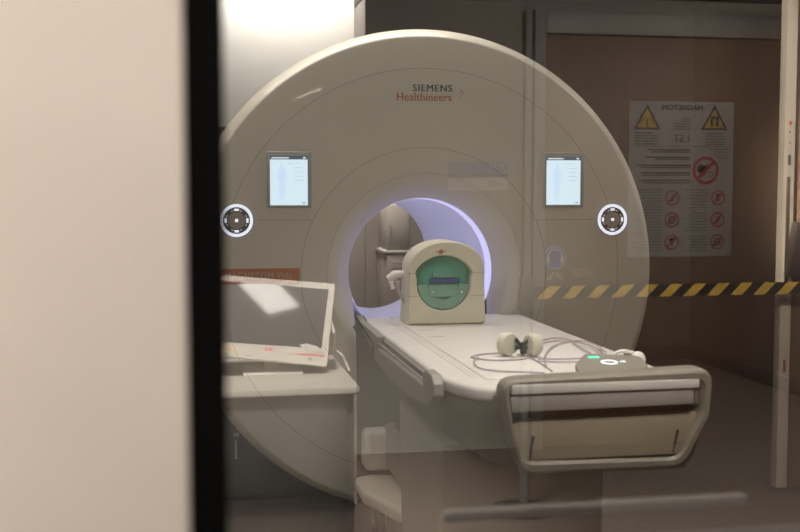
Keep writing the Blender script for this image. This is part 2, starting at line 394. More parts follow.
# logo
MB().text('SIEMENS', *(P(413, 92, YF)[0], P(452, 84, YF)[0]), P(430, 91.5, YF)[2], P(430, 84.5, YF)[2], YF - 0.001, 0, False, 0.0014, 1.15)\
    .build('brand_lettering', petrol, mri)
lm = MB().text('Healthineers', P(397, 92, YF)[0], P(451.5, 84, YF)[0], P(430, 101, YF)[2], P(430, 93, YF)[2], YF - 0.001, 0, False, 0.0008)
lm.build('brand_lettering', orange_ink, mri)
dm = MB()
bx, bz = P(460, 93, YF)[0], P(460, 93, YF)[2]
for i, j, s in [(0, 2, 2.6), (1, 1.2, 3), (2, 0, 3.4), (1, -1.2, 3), (0, -2.2, 2.4), (-1, 0.6, 2), (-1, -0.9, 2), (0.4, 0, 2.2)]:
    dm.disc(bx + i * 0.0075, bz + j * 0.0085, 0.0011 * s, YF - 0.001, YF + 0.001, 0, 10)
dm.build('logo_dots', orange_ink, mri)
# orange product strip
ox0, ox1 = P(214, 268, YF)[0], P(299.5, 268, YF)[0]; oz1, oz0 = P(260, 268.5, YF)[2], P(260, 284, YF)[2]
MB().box((ox0, YF - 0.0015, oz0), (ox1, YF, oz1)).text('MAGNETOM Vida', ox0 + 0.05, ox1 - 0.035, oz0 + 0.022, oz1 - 0.017, YF - 0.0022, 1, False, 0.0008, 1.1)\
    .build('product_label', [orange_lab, lab_txt], mri)


def touch_screen(x0, x1, z0, z1):
    t = MB().box((x0, YF - 0.006, z0), (x1, YF + 0.003, z1), 0, 0.004, 3).build('touch_screen', bezel_m, mri)
    w_, h_ = x1 - x0, z1 - z0
    m = MB(); y = YF - 0.0066
    sx0, sx1, sz0, sz1 = x0 + w_ * 0.075, x1 - w_ * 0.09, z0 + h_ * 0.05, z1 - h_ * 0.075
    m.box((sx0, y, sz0), (sx1, y + 0.002, sz1), 0)
    W, H_ = sx1 - sx0, sz1 - sz0
    def q(a, b, c, d, s): m.box((sx0 + a * W, y - 0.0005, sz0 + c * H_), (sx0 + b * W, y, sz0 + d * H_), s)
    q(0, 1, 0.925, 1, 2); m.box((sx0 + 0.04 * W, y - 0.0009, sz0 + 0.945 * H_), (sx0 + 0.5 * W, y - 0.0005, sz0 + 0.97 * H_), 4)
    m.box((sx0 + 0.88 * W, y - 0.0009, sz0 + 0.945 * H_), (sx0 + 0.95 * W, y - 0.0005, sz0 + 0.975 * H_), 4)
    # standing figure
    cx = sx0 + 0.31 * W; zt = sz0 + 0.86 * H_
    fig = [(0, .0), (.035, -.01), (.04, -.06), (.02, -.09), (.09, -.12), (.13, -.30), (.12, -.42), (.085, -.30), (.075, -.40), (.08, -.55), (.04, -.78), (.015, -.80), (.01, -.50)]
    pts = [(cx + a * W, y - 0.0005, zt + b * H_) for a, b in fig] + [(cx - a * W, y - 0.0005, zt + b * H_) for a, b in reversed(fig[1:])]
    m.prism(pts, (0, 0.0005, 0), 1)
    for i in range(4): q(0.66, 0.90, 0.50 + i * 0.085, 0.507 + i * 0.085, 3)
    q(0.02, 0.12, 0.845, 0.85, 3); q(0.46, 0.80, 0.845, 0.85, 3); q(0.86, 0.94, 0.03, 0.06, 3)
    m.build('display', [screen_m, screen_fig, screen_head, screen_txt, screen_wht], t)
touch_screen(P(266.5, 180, YF)[0], P(311.5, 180, YF)[0], P(290, 208, YF)[2], P(290, 151.5, YF)[2])
touch_screen(P(543, 180, YF)[0], P(583.5, 180, YF)[0], P(560, 207.5, YF)[2], P(560, 152.5, YF)[2])


def dial(px, py):
    x, _, z = P(px, py, YF)
    d = MB().disc(x, z, 0.075, YF - 0.004, YF + 0.004, 0, 48).build('control_dial', mat('dial_face', (0.40, 0.37, 0.33), 0.4), mri)
    MB().ring(x, z, 0.060, 0.073, YF - 0.007, YF - 0.003, 0, 64).build('light_ring', white_led, d)
    m = MB().ring(x, z, 0.038, 0.057, YF - 0.0055, YF - 0.004, 0, 48)
    m.disc(x, z, 0.0375, YF - 0.0065, YF - 0.004, 1, 40)
    m.build('button_ring', [darkgrey, mat('dial_face', (0.4, 0.37, 0.33), 0.4)], d)
    dim = mat('dim_led', (0.5, 0.5, 0.5), 0.5, emit=(0.45, 0.45, 0.5), es=0.8)
    MB().disc(x, z, 0.0075, YF - 0.0085, YF - 0.006, 0, 16).build('centre_light', white_led, d)
    for a in range(4):
        k = MB()
        an = a * math.pi / 2 + math.pi / 2
        c, s = math.cos(an), math.sin(an)
        k.ring(x, z, 0.043, 0.053, YF - 0.0075, YF - 0.005, 0, 10, an - 0.20, an + 0.20)
        k.ring(x, z, 0.044, 0.048, YF - 0.0072, YF - 0.005, 1, 6, an - 0.55, an - 0.30)
        k.ring(x, z, 0.044, 0.048, YF - 0.0072, YF - 0.005, 1, 6, an + 0.30, an + 0.55)
        k.build('lit_symbol', [white_led, dim], d)
dial(236.5, 220.5); dial(612, 219.5)
# reflected light specks painted as pale strips on the plinth, left
MB().box((0.205, YF + 0.276, 0.2), (0.215, YF + 0.28, 0.29), 0).box((0.2, YF + 0.276, 0.31), (0.225, YF + 0.28, 0.325), 0).build('painted_specks', greytray, mri)

# ------------------------------------------------------------------ patient table
TX0, TX1, TZ = 0.775, 1.53, 0.90
tab = thing('patient_table', 'long white patient table docked to the scanner, with taupe body and wide front handle', 'patient table', (1.15, 4.0, 0))
# top slab: outline from above
outl = [(TX0, 4.985), (TX0, 3.50), (TX0 + 0.004, 3.38), (0.80, 3.28), (0.835, 3.20), (0.88, 3.16), (0.94, 3.145), (1.50, 3.145), (1.555, 3.20), (TX1 + 0.01, 3.30), (TX1, 3.45), (TX1, 4.985)]
MB().prism([(x, y, TZ - 0.045) for x, y in outl], (0, 0, 0.045), 0, 0.016, 4).build('tabletop', tabletop_m, tab)
MB().prism([(0.90, 4.98, TZ - 0.01), (0.90, 3.30, TZ - 0.01), (1.42, 3.30, TZ - 0.01), (1.42, 4.98, TZ - 0.01)], (0, 0, 0.016), 0, 0.006, 3).build('cradle', tabletop_m, tab)
mk = MB()
mk.box((0.868, 3.35, TZ), (0.871, 4.9, TZ + 0.0006)); mk.box((0.885, 3.35, TZ), (0.887, 4.9, TZ + 0.0006))
for y in (4.45, 4.25): mk.box((0.93, y, TZ + 0.006), (0.99, y + 0.012, TZ + 0.0066))
mk.build('marking', mat('grey_print', (0.45, 0.43, 0.41), 0.6), tab)
# apron along the left side with rail recess
ap = [PX(x, y, 0.75) for x, y in [(358, 316), (362, 328), (370, 342), (378, 362), (395, 382), (410, 395), (425, 404), (431, 404)]]
ap_bot = [(p[1], p[2]) for p in ap]
ap_top = [(3.33, 0.85), (3.335, 0.885), (3.37, 0.91), (3.46, 0.912), (3.50, 0.895), (3.50, 0.85), (4.38, 0.845), (4.38, 0.895), (4.98, 0.905)]
poly = [(0.742, y, z) for y, z in ap_bot + ap_top]
MB().prism(poly, (0.033, 0, 0), 0, 0.012, 4).build('side_apron', ltaupe, tab)
MB().box((0.765, 3.5, 0.845), (0.774, 4.38, 0.88)).build('rail_recess', mat('rail_recess_grey', (0.20, 0.19, 0.18), 0.5), tab)
MB().tube([(0.748, 3.48, 0.868), (0.748, 4.40, 0.868)], 0.005).build('side_rail', steel, tab)
MB().box((0.738, 4.46, 0.80), (0.743, 4.56, 0.84), 0, 0.002).build('release_button', darkgrey, tab)
MB().box((TX1 - 0.002, 3.4, 0.80), (TX1 + 0.025, 4.9, 0.885), 0, 0.008).build('side_apron', ltaupe, tab)
# upper body (hull) with slanting underside
secs = [(4.90, .80, .855, .72), (4.30, .80, .855, .685), (3.60, .80, .855, .65), (3.36, .803, .855, .638), (3.28, .818, .86, .636), (3.22, .845, .865, .640), (3.165, .88, .875, .646), (3.14, .90, .88, .655)]
vs = []; fs = []
for y, x0_, zt_, zb_ in secs:
    x1_ = 2.36 - x0_ if y > 3.3 else 2.36 - x0_ + (3.3 - y) * 0.35
    ins = 0.10 if y < 3.3 else 0.10 * max(0, 1 - (y - 3.3) / 0.5)
    for (x, z) in ((x0_, zt_), (x0_ + ins * 0.0, zt_ - 0.06), (x0_ + ins * 0.9, zb_ + 0.02), (x0_ + ins * 0.9 + 0.03, zb_), (x1_ - ins - 0.04, zb_), (x1_ - ins, zb_ + 0.03), (x1_, zt_ - 0.06), (x1_, zt_)): vs.append((x, y, z))
for i_ in range(len(secs) - 1):
    for k in range(8): fs.append((i_ * 8 + k, i_ * 8 + (k + 1) % 8, (i_ + 1) * 8 + (k + 1) % 8, (i_ + 1) * 8 + k))
fs += [tuple(range(8)), tuple(range((len(secs) - 1) * 8, len(secs) * 8))]
MB().add(vs, fs).build('upper_body', taupe, tab, 50)
# pedestal
MB().prism([(0.80, 3.50, 0.66), (0.80, 3.52, 0.05), (0.80, 4.16, 0.05), (0.80, 4.22, 0.67)], (0.575, 0, 0), 0, 0.02, 3).build('pedestal', ltaupe, tab)
MB().box((0.86, 4.2, 0.22), (1.30, 4.98, 0.42), 0, 0.04, 4).build('docking_arm', ltaupe, tab)
MB().box((0.765, 4.86, 0.215), (0.93, 4.98, 0.40), 0, 0.03, 4).build('docking_arm', shell, tab)
# column between table and gantry
MB().box((0.90, 4.25, 0.40), (1.25, 4.85, 0.70), 0, 0.02).build('lift_column', darkgrey, tab)
# handle loop at the head end
def rounded(pts, rad, n=6):
    out_ = []; m = len(pts)
    for i in range(m):
        p = Vector(pts[i]); a = Vector(pts[i - 1]); b = Vector(pts[(i + 1) % m])
        r_ = rad[i] if isinstance(rad, (list, tuple)) else rad
        u = (a - p).normalized(); v = (b - p).normalized(); ang = u.angle(v); d = min(r_ / math.tan(ang / 2), (a - p).length * 0.49, (b - p).length * 0.49)
        s, e = p + u * d, p + v * d
        for k in range(n + 1):
            t = k / n; out_.append((s * (1 - t) * (1 - t) + p * 2 * t * (1 - t) + e * t * t)[:])
    return out_
YH = 3.06
def q2(px, py): q = P(px, py, YH); return (q[0], q[2])
outer = rounded([q2(500, 381), q2(716, 368), q2(712, 415), q2(690, 470), q2(528, 479), q2(512, 440)], [0.05, 0.05, 0.08, 0.07, 0.06, 0.06])
inner = rounded([q2(510, 388), q2(703, 382), q2(702, 412), q2(682, 459), q2(526, 463), q2(515, 432)], [0.03, 0.03, 0.06, 0.05, 0.04, 0.05])
def frame_loop(outer, inner, y0, y1, mbx):
    n = len(outer); vs = []; fs = []
    c = 0.25
    prs = []
    for (o, i_) in zip(outer, inner):
        o = Vector(o); i_ = Vector(i_)
        prs.append([(o.lerp(i_, 0.0), y0 + 0.35 * (y1 - y0)), (o.lerp(i_, 0.08), y0 + 0.12 * (y1 - y0)), (o.lerp(i_, 0.3), y0), (o.lerp(i_, 0.7), y0), (o.lerp(i_, 0.92), y0 + 0.12 * (y1 - y0)), (i_, y0 + 0.35 * (y1 - y0)), (i_, y1), (o, y1)])
    k = len(prs[0])
    for pr in prs:
        for (p, y) in pr: vs.append((p[0], y + max(0.0, 0.80 - p[1]) * 0.2, p[1]))
    for i in range(n):
        for j in range(k): fs.append((i * k + j, i * k + (j + 1) % k, ((i + 1) % n) * k + (j + 1) % k, ((i + 1) % n) * k + j))
    return mbx.add(vs, fs)
frame_loop(outer, inner, YH, YH + 0.075, MB()).build('front_handle', mat('handle_taupe', (0.23, 0.21, 0.175), 0.45, noise=0.03), tab)
# parts seen in the handle opening
def bandpoly(pts, y, th): return [(P(a, b, y)[0], y, P(a, b, y)[2]) for a, b in pts]
MB().prism(bandpoly([(512, 385), (700, 379), (700, 388), (512, 395)], YH - 0.003, 0), (0, 0.12, 0), 0, 0.004).build('end_ledge', tabletop_m, tab)
MB().prism(bandpoly([(510, 396.5), (694, 389), (694, 404), (512, 413)], YH + 0.004, 0), (0, 0.03, 0), 0, 0.004).build('end_tray', mat('tray_grey', (0.33, 0.31, 0.29), 0.4), tab)
MB().prism(bandpoly([(508, 392), (700, 385), (704, 418), (690, 468), (522, 474), (508, 420)], YH + 0.068, 0), (0, 0.03, 0)).build('front_recess', mat('recess_brown_grey', (0.19, 0.165, 0.135), 0.5), tab)
fp = rounded([P(511, 422, YH + 0.03), P(702, 412, YH + 0.03), P(698, 430, YH + 0.03), P(677, 454, YH + 0.03), P(524, 461, YH + 0.03), P(515, 445, YH + 0.03)], 0.02, 4)
MB().prism(fp, (0, 0.03, 0), 0, 0.003).build('front_panel', mat('front_panel_cream', (0.29, 0.245, 0.18), 0.45, noise=0.02), tab)
for (a, b, c, d) in [(533.5, 436, 530, 459), (678, 430, 673, 452)]:
    p0, p1 = P(a, b, YH + 0.027), P(c, d, YH + 0.027)
    MB().tube([p0, Vector(p0).lerp(Vector(p1), 0.5)[:], p1], [0.0045, 0.003, 0.0015], 0, 8).build('grip_slot', black, tab)
e0 = P(690, 389, YH + 0.04)
MB().box((e0[0], YH + 0.03, e0[2] - 0.05), (e0[0] + 0.035, YH + 0.07, e0[2] + 0.015), 0, 0.012, 3).build('end_cap', ltaupe, tab)
# control pad lying on the top handle bar
pp = [P(x, y, YH + 0.06) for x, y in [(577, 371), (643, 368)]]
pad_z = 0.945
pc = [PZ(x, y, pad_z) for x, y in [(575, 366), (578, 372), (640, 370), (648, 366), (640, 360), (584, 359)]]
MB().prism([(x, y, pad_z - 0.022) for x, y, z in rounded(pc, 0.03, 5)], (0, 0, 0.022), 0, 0.006, 3).build('control_pad', ltaupe, tab)
pad = [o for o in tab.children if o.name.startswith('control_pad')][0]
def on_pad(px, py): return PZ(px, py, pad_z + 0.0015)
c0 = on_pad(609, 364.5)
MB().lathe((c0[0], c0[1], pad_z), (0, 0, 1), [(0.0195, 0), (0.0195, 0.002), (0.0265, 0.002), (0.0265, 0)], n=32).build('light_ring', white_led, pad)
a_, b_ = on_pad(588, 361.5), on_pad(598, 361)
MB().box((a_[0], a_[1] - 0.008, pad_z - 0.001), (b_[0], a_[1] + 0.008, pad_z + 0.002), 0, 0.001).build('green_indicator', green_led, pad)
a_ = on_pad(622, 364)
MB().box((a_[0] - 0.008, a_[1] - 0.002, pad_z - 0.001), (a_[0] + 0.009, a_[1] + 0.002, pad_z + 0.002)).prism([(a_[0] + 0.003, a_[1] - 0.009, pad_z), (a_[0] + 0.012, a_[1], pad_z), (a_[0] + 0.003, a_[1] + 0.009, pad_z)], (0, 0, 0.002)).build('lit_arrow', white_led, pad)
pc_ = Vector((c0[0], c0[1] - 0.03, pad_z - 0.02)) - tab.location
pad.matrix_local = Matrix.Translation(pc_ + Vector((0, 0, 0.006))) @ Matrix.Rotation(math.radians(5), 4, 'X') @ Matrix.Translation(-pc_)
# castor arms at floor level
def arm(sgn, cx):
    pts = [(0.72, 4.86), (0.80, 4.90), (0.90, 4.87), (0.915, 4.62), (0.93, 4.38), (1.05, 4.05), (1.12, 3.3), (1.0, 3.2), (0.885, 3.75), (0.83, 4.30), (0.72, 4.62)]
    pts = [(cx + sgn * (x - cx), y) for x, y in pts]
    return MB().prism([(x, y, 0.135) for x, y in pts], (0, 0, 0.065), 0, 0.02, 3).build('wheel_arm', shell, tab)
arm(1, 1.1); arm(-1, 1.1)
for x, y in ((0.79, 4.62), (1.41, 4.62), (1.03, 3.35), (1.19, 3.35)):
    wl = MB().tube([(x, y, 0.14), (x, y, 0.10)], 0.02, 0, 16).box((x - 0.028, y - 0.02, 0.05), (x - 0.022, y + 0.02, 0.115)).box((x + 0.022, y - 0.02, 0.05), (x + 0.028, y + 0.02, 0.115)).build('castor', steel, tab)
    MB().lathe((x - 0.02, y, 0.055), (1, 0, 0), [(0.0, 0), (0.048, 0), (0.055, 0.006), (0.055, 0.034), (0.048, 0.04), (0.0, 0.04)], n=28).build('wheel', black, wl)

# ------------------------------------------------------------------ head coil
YC = 4.62
hcx = 0.5 * (P(407, 300, YC)[0] + P(487, 300, YC)[0]); hw = 0.5 * (P(487, 300, YC)[0] - P(407, 300, YC)[0])
zt = P(446, 241, YC)[2]; zb = TZ + 0.0065
coil = thing('head_coil', 'cream arched head coil with green window, standing at the bore end of the table', 'head coil', (hcx, YC + 0.15, zb))
def arch(hw_, ztop, zbot, foot, n=22, sh=0.0):
    h = ztop - hw_ * 0.78
    pts = [(hcx - hw_ - foot, zbot), (hcx - hw_ - foot * 0.4, zbot + 0.05), (hcx - hw_, zbot + 0.10)]
    for k in range(n + 1):
        a = math.pi - math.pi * k / n; pts.append((hcx + hw_ * 0.97 * math.cos(a), h + (ztop - h) * math.sin(a) ** 0.85 if math.sin(a) > 0 else h))
    pts += [(hcx + hw_, zbot + 0.10), (hcx + hw_ + foot * 0.4, zbot + 0.05), (hcx + hw_ + foot, zbot)]
    return pts
gc = (P(444, 283, YC)[0], P(444, 283, YC)[2]); gr = 0.118
out2 = arch(hw - 0.006, zt, zb, 0.006)
# housing with round opening: ring of quads between arch outline and opening
def resample(poly_, ang0, n):
    res = []
    for k in range(n):
        a = ang0 + 2 * math.pi * k / n; d = Vector((math.cos(a), math.sin(a))); best = None
        for i in range(len(poly_)):
            p = Vector(poly_[i]) - Vector(gc); q = Vector(poly_[(i + 1) % len(poly_)]) - Vector(gc); e = q - p
            den = d.x * e.y - d.y * e.x
            if abs(den) < 1e-9: continue
            t = (p.x * e.y - p.y * e.x) / den; u_ = (p.x * d.y - p.y * d.x) / den
            if t > 0 and -1e-6 <= u_ <= 1 + 1e-6 and (best is None or t > best): best = t
        res.append((gc[0] + d.x * best, gc[1] + d.y * best))
    return res
nC = 96
ro = resample(out2, 0, nC)
ri_ = [(gc[0] + gr * math.cos(2 * math.pi * k / nC) * (1.0 if math.sin(2 * math.pi * k / nC) < 0.15 else 1.0 + 0.15 * min(1, (math.sin(2 * math.pi * k / nC) - 0.15) * 4)), gc[1] + gr * math.sin(2 * math.pi * k / nC) * 1.0) for k in range(nC)]
rows = []
for t, y in ((0.0, YC + 0.17), (0.0, YC + 0.02), (0.03, YC + 0.008), (0.10, YC), (0.93, YC), (1.0, YC + 0.006), (1.0, YC + 0.06)):
    rows.append([((1 - t) * o[0] + t * i_[0], y, (1 - t) * o[1] + t * i_[1]) for o, i_ in zip(ro, ri_)])
vs = [p for r_ in rows for p in r_]; fs = []
for i in range(len(rows) - 1):
    for k in range(nC): fs.append((i * nC + k, i * nC + (k + 1) % nC, (i + 1) * nC + (k + 1) % nC, (i + 1) * nC + k))
fs.append(tuple(range(nC)))
MB().add(vs, fs).build('housing', cream, coil, 40)
s1, s2 = P(440, 273, YC)[2], P(440, 296, YC)[2]
for z, xa, xb in ((s1, hcx - hw, gc[0] - gr * 0.99), (s2, hcx - hw, gc[0] - gr * 0.99), (s1, gc[0] + gr * 0.99, hcx + hw - 0.012), (s2, gc[0] + gr * 0.99, hcx + hw - 0.012)):
    MB().box((xa, YC - 0.0012, z - 0.0015), (xb, YC + 0.01, z + 0.0015)).build('seam', mat('coil_seam', (0.45, 0.42, 0.33), 0.6), coil)
MB().lathe((gc[0], YC + 0.055, gc[1]), (0, -1, 0), [(gr * 1.2, 0), (gr * 1.05, 0.006), (gr * 0.93, 0.02), (gr * 0.6, 0.034), (gr * 0.01, 0.04)], n=64).build('green_window', green_m, coil)
MB().ring(gc[0], gc[1], gr * 0.60, gr * 0.96, YC + 0.012, YC + 0.05, 0, 40, math.pi * 1.02, math.pi * 1.98).build('chin_rest', green_l, coil)
MB().prism(rounded([(gc[0] - 0.062, YC + 0.008, gc[1] - 0.06), (gc[0] + 0.062, YC + 0.008, gc[1] - 0.06), (gc[0] + 0.07, YC + 0.008, gc[1] - 0.005), (gc[0] - 0.07, YC + 0.008, gc[1] - 0.005)], 0.02, 4), (0, 0.02, 0), 0, 0.003).build('chin_rest', green_l, coil)
MB().prism(rounded([(gc[0] - 0.05, YC + 0.01, gc[1] + 0.022), (gc[0] + 0.05, YC + 0.01, gc[1] + 0.022), (gc[0] + 0.044, YC + 0.01, gc[1] + 0.07), (gc[0] - 0.044, YC + 0.01, gc[1] + 0.07)], 0.015, 4), (0, 0.02, 0), 0, 0.003).build('mirror_holder', green_m, coil)
bz0 = P(445, 282.5, YC)[2]; bz1 = P(445, 279, YC)[2]
MB().box((P(429.5, 280, YC)[0], YC + 0.002, bz0), (P(460, 280, YC)[0], YC + 0.02, bz1), 0, 0.001).build('blue_label', blue_m, coil)
for px_ in (433, 462): MB().ellipsoid((P(px_, 292, YC)[0], YC + 0.006, P(px_, 292, YC)[2]), 0.005, 0.004, 0.005, 0, 10, 6).build('screw_head', white_m, coil)
pz = P(441, 252, YC)
MB().box((pz[0] - 0.010, YC - 0.001, pz[2] - 0.012), (pz[0] + 0.010, YC + 0.001, pz[2] + 0.012)).box((pz[0] - 0.022, YC - 0.001, pz[2] - 0.003), (pz[0] + 0.022, YC + 0.001, pz[2] + 0.004)).build('alignment_mark', pink_m, coil)
# rear plug arm at the left
la = [P(x, y, YC + 0.14) for x, y in [(388, 279), (395, 275), (402, 274), (409, 281), (414, 284)]]
MB().tube(la, [0.016, 0.022, 0.018, 0.02, 0.024], 0, 14).build('cable_plug', white_m, coil)
MB().tube([P(397, 281, YC + 0.1), P(398, 290, YC + 0.1), P(404, 302, YC + 0.1), PZ(410, 314, 0.915)], [0.012, 0.008, 0.008, 0.008], 0, 10).build('coil_cable', greytray, coil)
MB().tube([P(391, 282, YC + 0.1), P(393, 289, YC + 0.1)], 0.010, 0, 10).build('latch', white_m, coil)
MB().tube([P(409, 268, YC + 0.1), P(418, 256, YC + 0.1)], [0.02, 0.014], 0, 12).build('latch', white_m, coil)

# ------------------------------------------------------------------ headphones with air tubes, call bulb
zt2 = TZ + 0.0065
h0 = PZ(505, 357, zt2); h1 = PZ(535, 357, zt2)
hp = thing('headphones', 'pair of white round ear cups joined by black straps, lying on the table', 'headphones', (0.5 * (h0[0] + h1[0]), h0[1], zt2))
ra = 0.041
def cup(cx, cy, tilt, m1):
    c = Vector((cx, cy, zt2 + ra)); ax = Vector((math.cos(tilt), math.sin(tilt), 0))
    return MB().lathe(c, ax, [(0.0, -0.022), (ra * 0.8, -0.022), (ra, -0.014), (ra, 0.006), (ra * 0.9, 0.016), (ra * 0.3, 0.02), (0, 0.02)], n=32).build('ear_cup', m1, hp)
cA = PZ(511, 356, zt2); cB = PZ(531, 356.5, zt2)
cup(cA[0] - 0.012, cA[1], math.radians(-64), foam_m); cup(cB[0] + 0.008, cB[1], math.radians(18), foam_m)
for sx, dz in ((0.0, 0.05), (0.0, 0.018)):
    MB().tube([(cA[0] + 0.012, cA[1] - 0.012, zt2 + dz + 0.012), (0.5 * (cA[0] + cB[0]) + 0.004, cA[1] - 0.02, zt2 + 0.032), (cB[0] - 0.006, cB[1], zt2 + dz + 0.012)], 0.007, 0, 8).build('strap', black, hp)
MB().box((0.5 * (cA[0] + cB[0]) - 0.004, cA[1] - 0.027, zt2 + 0.008), (0.5 * (cA[0] + cB[0]) + 0.016, cA[1] - 0.005, zt2 + 0.05), 0, 0.005).build('strap_buckle', black, hp)
def smooth(pts, n=8):
    out_ = []; P_ = [Vector(p) for p in pts]
    for i in range(len(P_) - 1):
        p0 = P_[max(i - 1, 0)]; p1 = P_[i]; p2 = P_[i + 1]; p3 = P_[min(i + 2, len(P_) - 1)]
        for k in range(n):
            t = k / n
            out_.append((0.5 * ((2 * p1) + (-p0 + p2) * t + (2 * p0 - 5 * p1 + 4 * p2 - p3) * t * t + (-p0 + 3 * p1 - 3 * p2 + p3) * t ** 3))[:])
    out_.append(P_[-1][:]); return out_
def tubes(pxs, r=0.0035, lift=0.0035): return smooth([PZ(a, b, zt2 + lift) for a, b in pxs])
T = [[(538, 352), (528, 358), (510, 360), (490, 360), (476, 358), (471, 357), (480, 354.5), (500, 353), (515, 354), (530, 357), (545, 366), (552, 371)],
     [(478, 357), (474, 362), (480, 368), (500, 371), (525, 372), (545, 373)],
     [(540, 341), (552, 338), (566, 339), (585, 344), (596, 348), (604, 351)],
     [(540, 343.5), (556, 341), (575, 342), (592, 346), (600, 352), (606, 358)],
     [(546, 366), (545, 356), (552, 347), (566, 342), (582, 341), (596, 345), (606, 352)],
     [(538, 359), (560, 359), (590, 358)], [(538, 361), (556, 362), (578, 362)],
     [(570, 340), (580, 347), (590, 353), (598, 358)]]
for k, t_ in enumerate(T):
    MB().tube(tubes(t_, lift=0.0035 + 0.0006 * k), 0.0027, 0, 8).build('air_tube', tube_m, hp)
u = PZ(512, 354, zt2 + 0.008)
MB().ellipsoid((u[0], u[1] - 0.03, zt2 + 0.0075), 0.010, 0.008, 0.007, 0, 12, 8).build('tube_connector', white_m, hp)

cb = PZ(640, 369, zt2)
bulb = thing('call_bulb', 'small white patient call bulb with looped cord beside the lit control pad', 'call button', (cb[0], cb[1], zt2))
MB().ellipsoid((cb[0], cb[1] + 0.02, zt2 + 0.028), 0.026, 0.026, 0.027).build('bulb', white_m, bulb)
MB().tube(smooth([(cb[0] - 0.015, cb[1] + 0.02, zt2 + 0.05), (cb[0] - 0.045, cb[1] + 0.05, zt2 + 0.052), (cb[0] - 0.08, cb[1] + 0.05, zt2 + 0.035), (cb[0] - 0.11, cb[1] + 0.06, zt2 + 0.006)]), 0.006, 0, 8).build('cord', white_m, bulb)
c2 = PZ(622, 362, zt2)
MB().ellipsoid((c2[0], c2[1] + 0.03, zt2 + 0.018), 0.018, 0.018, 0.017, 0, 16, 10).build('cord_clip', white_m, bulb)

# ------------------------------------------------------------------ things behind the scanner, seen through the bore
YB = 8.55
def pb(px, py): return P(px, py, YB)
cabx0, cabx1, cabz = pb(385, 250)[0], pb(431, 250)[0], pb(385, 250.5)[2]
cab = thing('storage_cabinet', 'low grey-brown cabinet behind the scanner, seen through the bore', 'cabinet', (0.5 * (cabx0 + cabx1), YB + 0.2, 0))
cabm = mat('cabinet_grey_brown', (0.22, 0.185, 0.17), 0.5, noise=0.03)
MB().box((cabx0 + 0.01, YB + 0.02, 0.06), (cabx1 - 0.01, YB + 0.44, cabz - 0.025), 0, 0.004).build('carcass', cabm, cab)
MB().box((cabx0 - 0.005, YB - 0.005, cabz - 0.025), (cabx1 + 0.005, YB + 0.44, cabz), 0, 0.004).build('worktop', mat('worktop_pale', (0.4, 0.37, 0.35), 0.5), cab)
for a, b in ((cabx0 + 0.014, 0.5 * (cabx0 + cabx1) - 0.002), (0.5 * (cabx0 + cabx1) + 0.002, cabx1 - 0.014)):
    d = MB().box((a, YB, 0.07), (b, YB + 0.02, cabz - 0.03), 0, 0.002).build('door', cabm, cab)
    MB().tube([(0.5 * (a + b) - 0.05, YB - 0.015, cabz - 0.09), (0.5 * (a + b) + 0.05, YB - 0.015, cabz - 0.09)], 0.005).build('handle', steel, d)
MB().box((cabx0 + 0.03, YB + 0.04, 0), (cabx1 - 0.03, YB + 0.4, 0.06)).build('plinth', darkgrey, cab)
ux0, ux1, uz = pb(387, 230)[0], pb(410, 230)[0], pb(390, 204)[2]
uc = thing('tall_locker', 'pale narrow box unit standing on the cabinet seen through the bore', 'locker', (0.5 * (ux0 + ux1), YB + 0.2, cabz))
lockm = mat('locker_pale', (0.33, 0.30, 0.275), 0.5, noise=0.03)
MB().box((ux0, YB + 0.03, cabz), (ux1, YB + 0.38, uz), 0, 0.005).build('carcass', lockm, uc)
dd = MB().box((ux0 + 0.006, YB + 0.012, cabz + 0.01), (ux1 - 0.006, YB + 0.03, uz - 0.01), 0, 0.003).build('door', lockm, uc)
MB().tube([(ux0 + 0.03, YB, cabz + 0.13), (ux0 + 0.03, YB, cabz + 0.2)], 0.004).build('handle', steel, dd)

# ------------------------------------------------------------------ control room things (laid out as they appear in the pane)
# poster on the door
YP = YD - 0.002
pst = MB(True)
px0, px1 = P(628.5, 180, YP)[0], P(732.5, 180, YP)[0]; pz1, pz0 = P(680, 101.5, YP)[2], P(680, 256.5, YP)[2]
PWd, PHt = px1 - px0, pz1 - pz0
def U(px): return px0 + (px - 628.5) / 104.0 * PWd
def W(py): return pz1 - (py - 101.5) / 155.0 * PHt
pst.box((px0, YP, pz0), (px1, YP + 0.0018, pz1), 0)
yk = YP - 0.0006
def bar(x0, x1, y, s=2, h=0.9):
    h *= 1.35; pst.box((U(x0), yk, W(y + h / 2)), (U(x1), YP, W(y - h / 2)), s)
def poly2(pts, s, y=None): y = yk if y is None else y; pst.prism([(U(a), y, W(b)) for a, b in pts], (0, YP - y, 0), s)
pst.text('MAGNETOM', U(660.5), U(701), W(110.4), W(104.8), yk, 1, True, 0.0024, 1.12)
for cx, kind in ((646, 0), (713, 1)):
    poly2([(cx - 13.5, 129.5), (cx + 13.5, 129.5), (cx, 104.5)], 1)
    poly2([(cx - 10.2, 127.6), (cx + 10.2, 127.6), (cx, 108.3)], 3, yk - 0.0006)
    yy = yk - 0.0012
    if kind == 0:
        poly2([(cx - 0.8, 127), (cx + 0.8, 127), (cx + 0.4, 118), (cx - 0.4, 118)], 1, yy)
        for s in (-1, 1):
            for r_ in (2.5, 4.5, 6.4):
                pst.ring(U(cx), W(118.5), r_ / 104 * PWd, (r_ + 0.8) / 104 * PWd, yy, YP, 1, 8, (0 if s > 0 else math.pi) - 0.7, (0 if s > 0 else math.pi) + 0.7)
    else:
        poly2([(cx - 4, 116), (cx + 4, 116), (cx + 4, 126), (cx + 1.6, 126), (cx + 1.6, 118.6), (cx - 1.6, 118.6), (cx - 1.6, 126), (cx - 4, 126)], 1, yy)
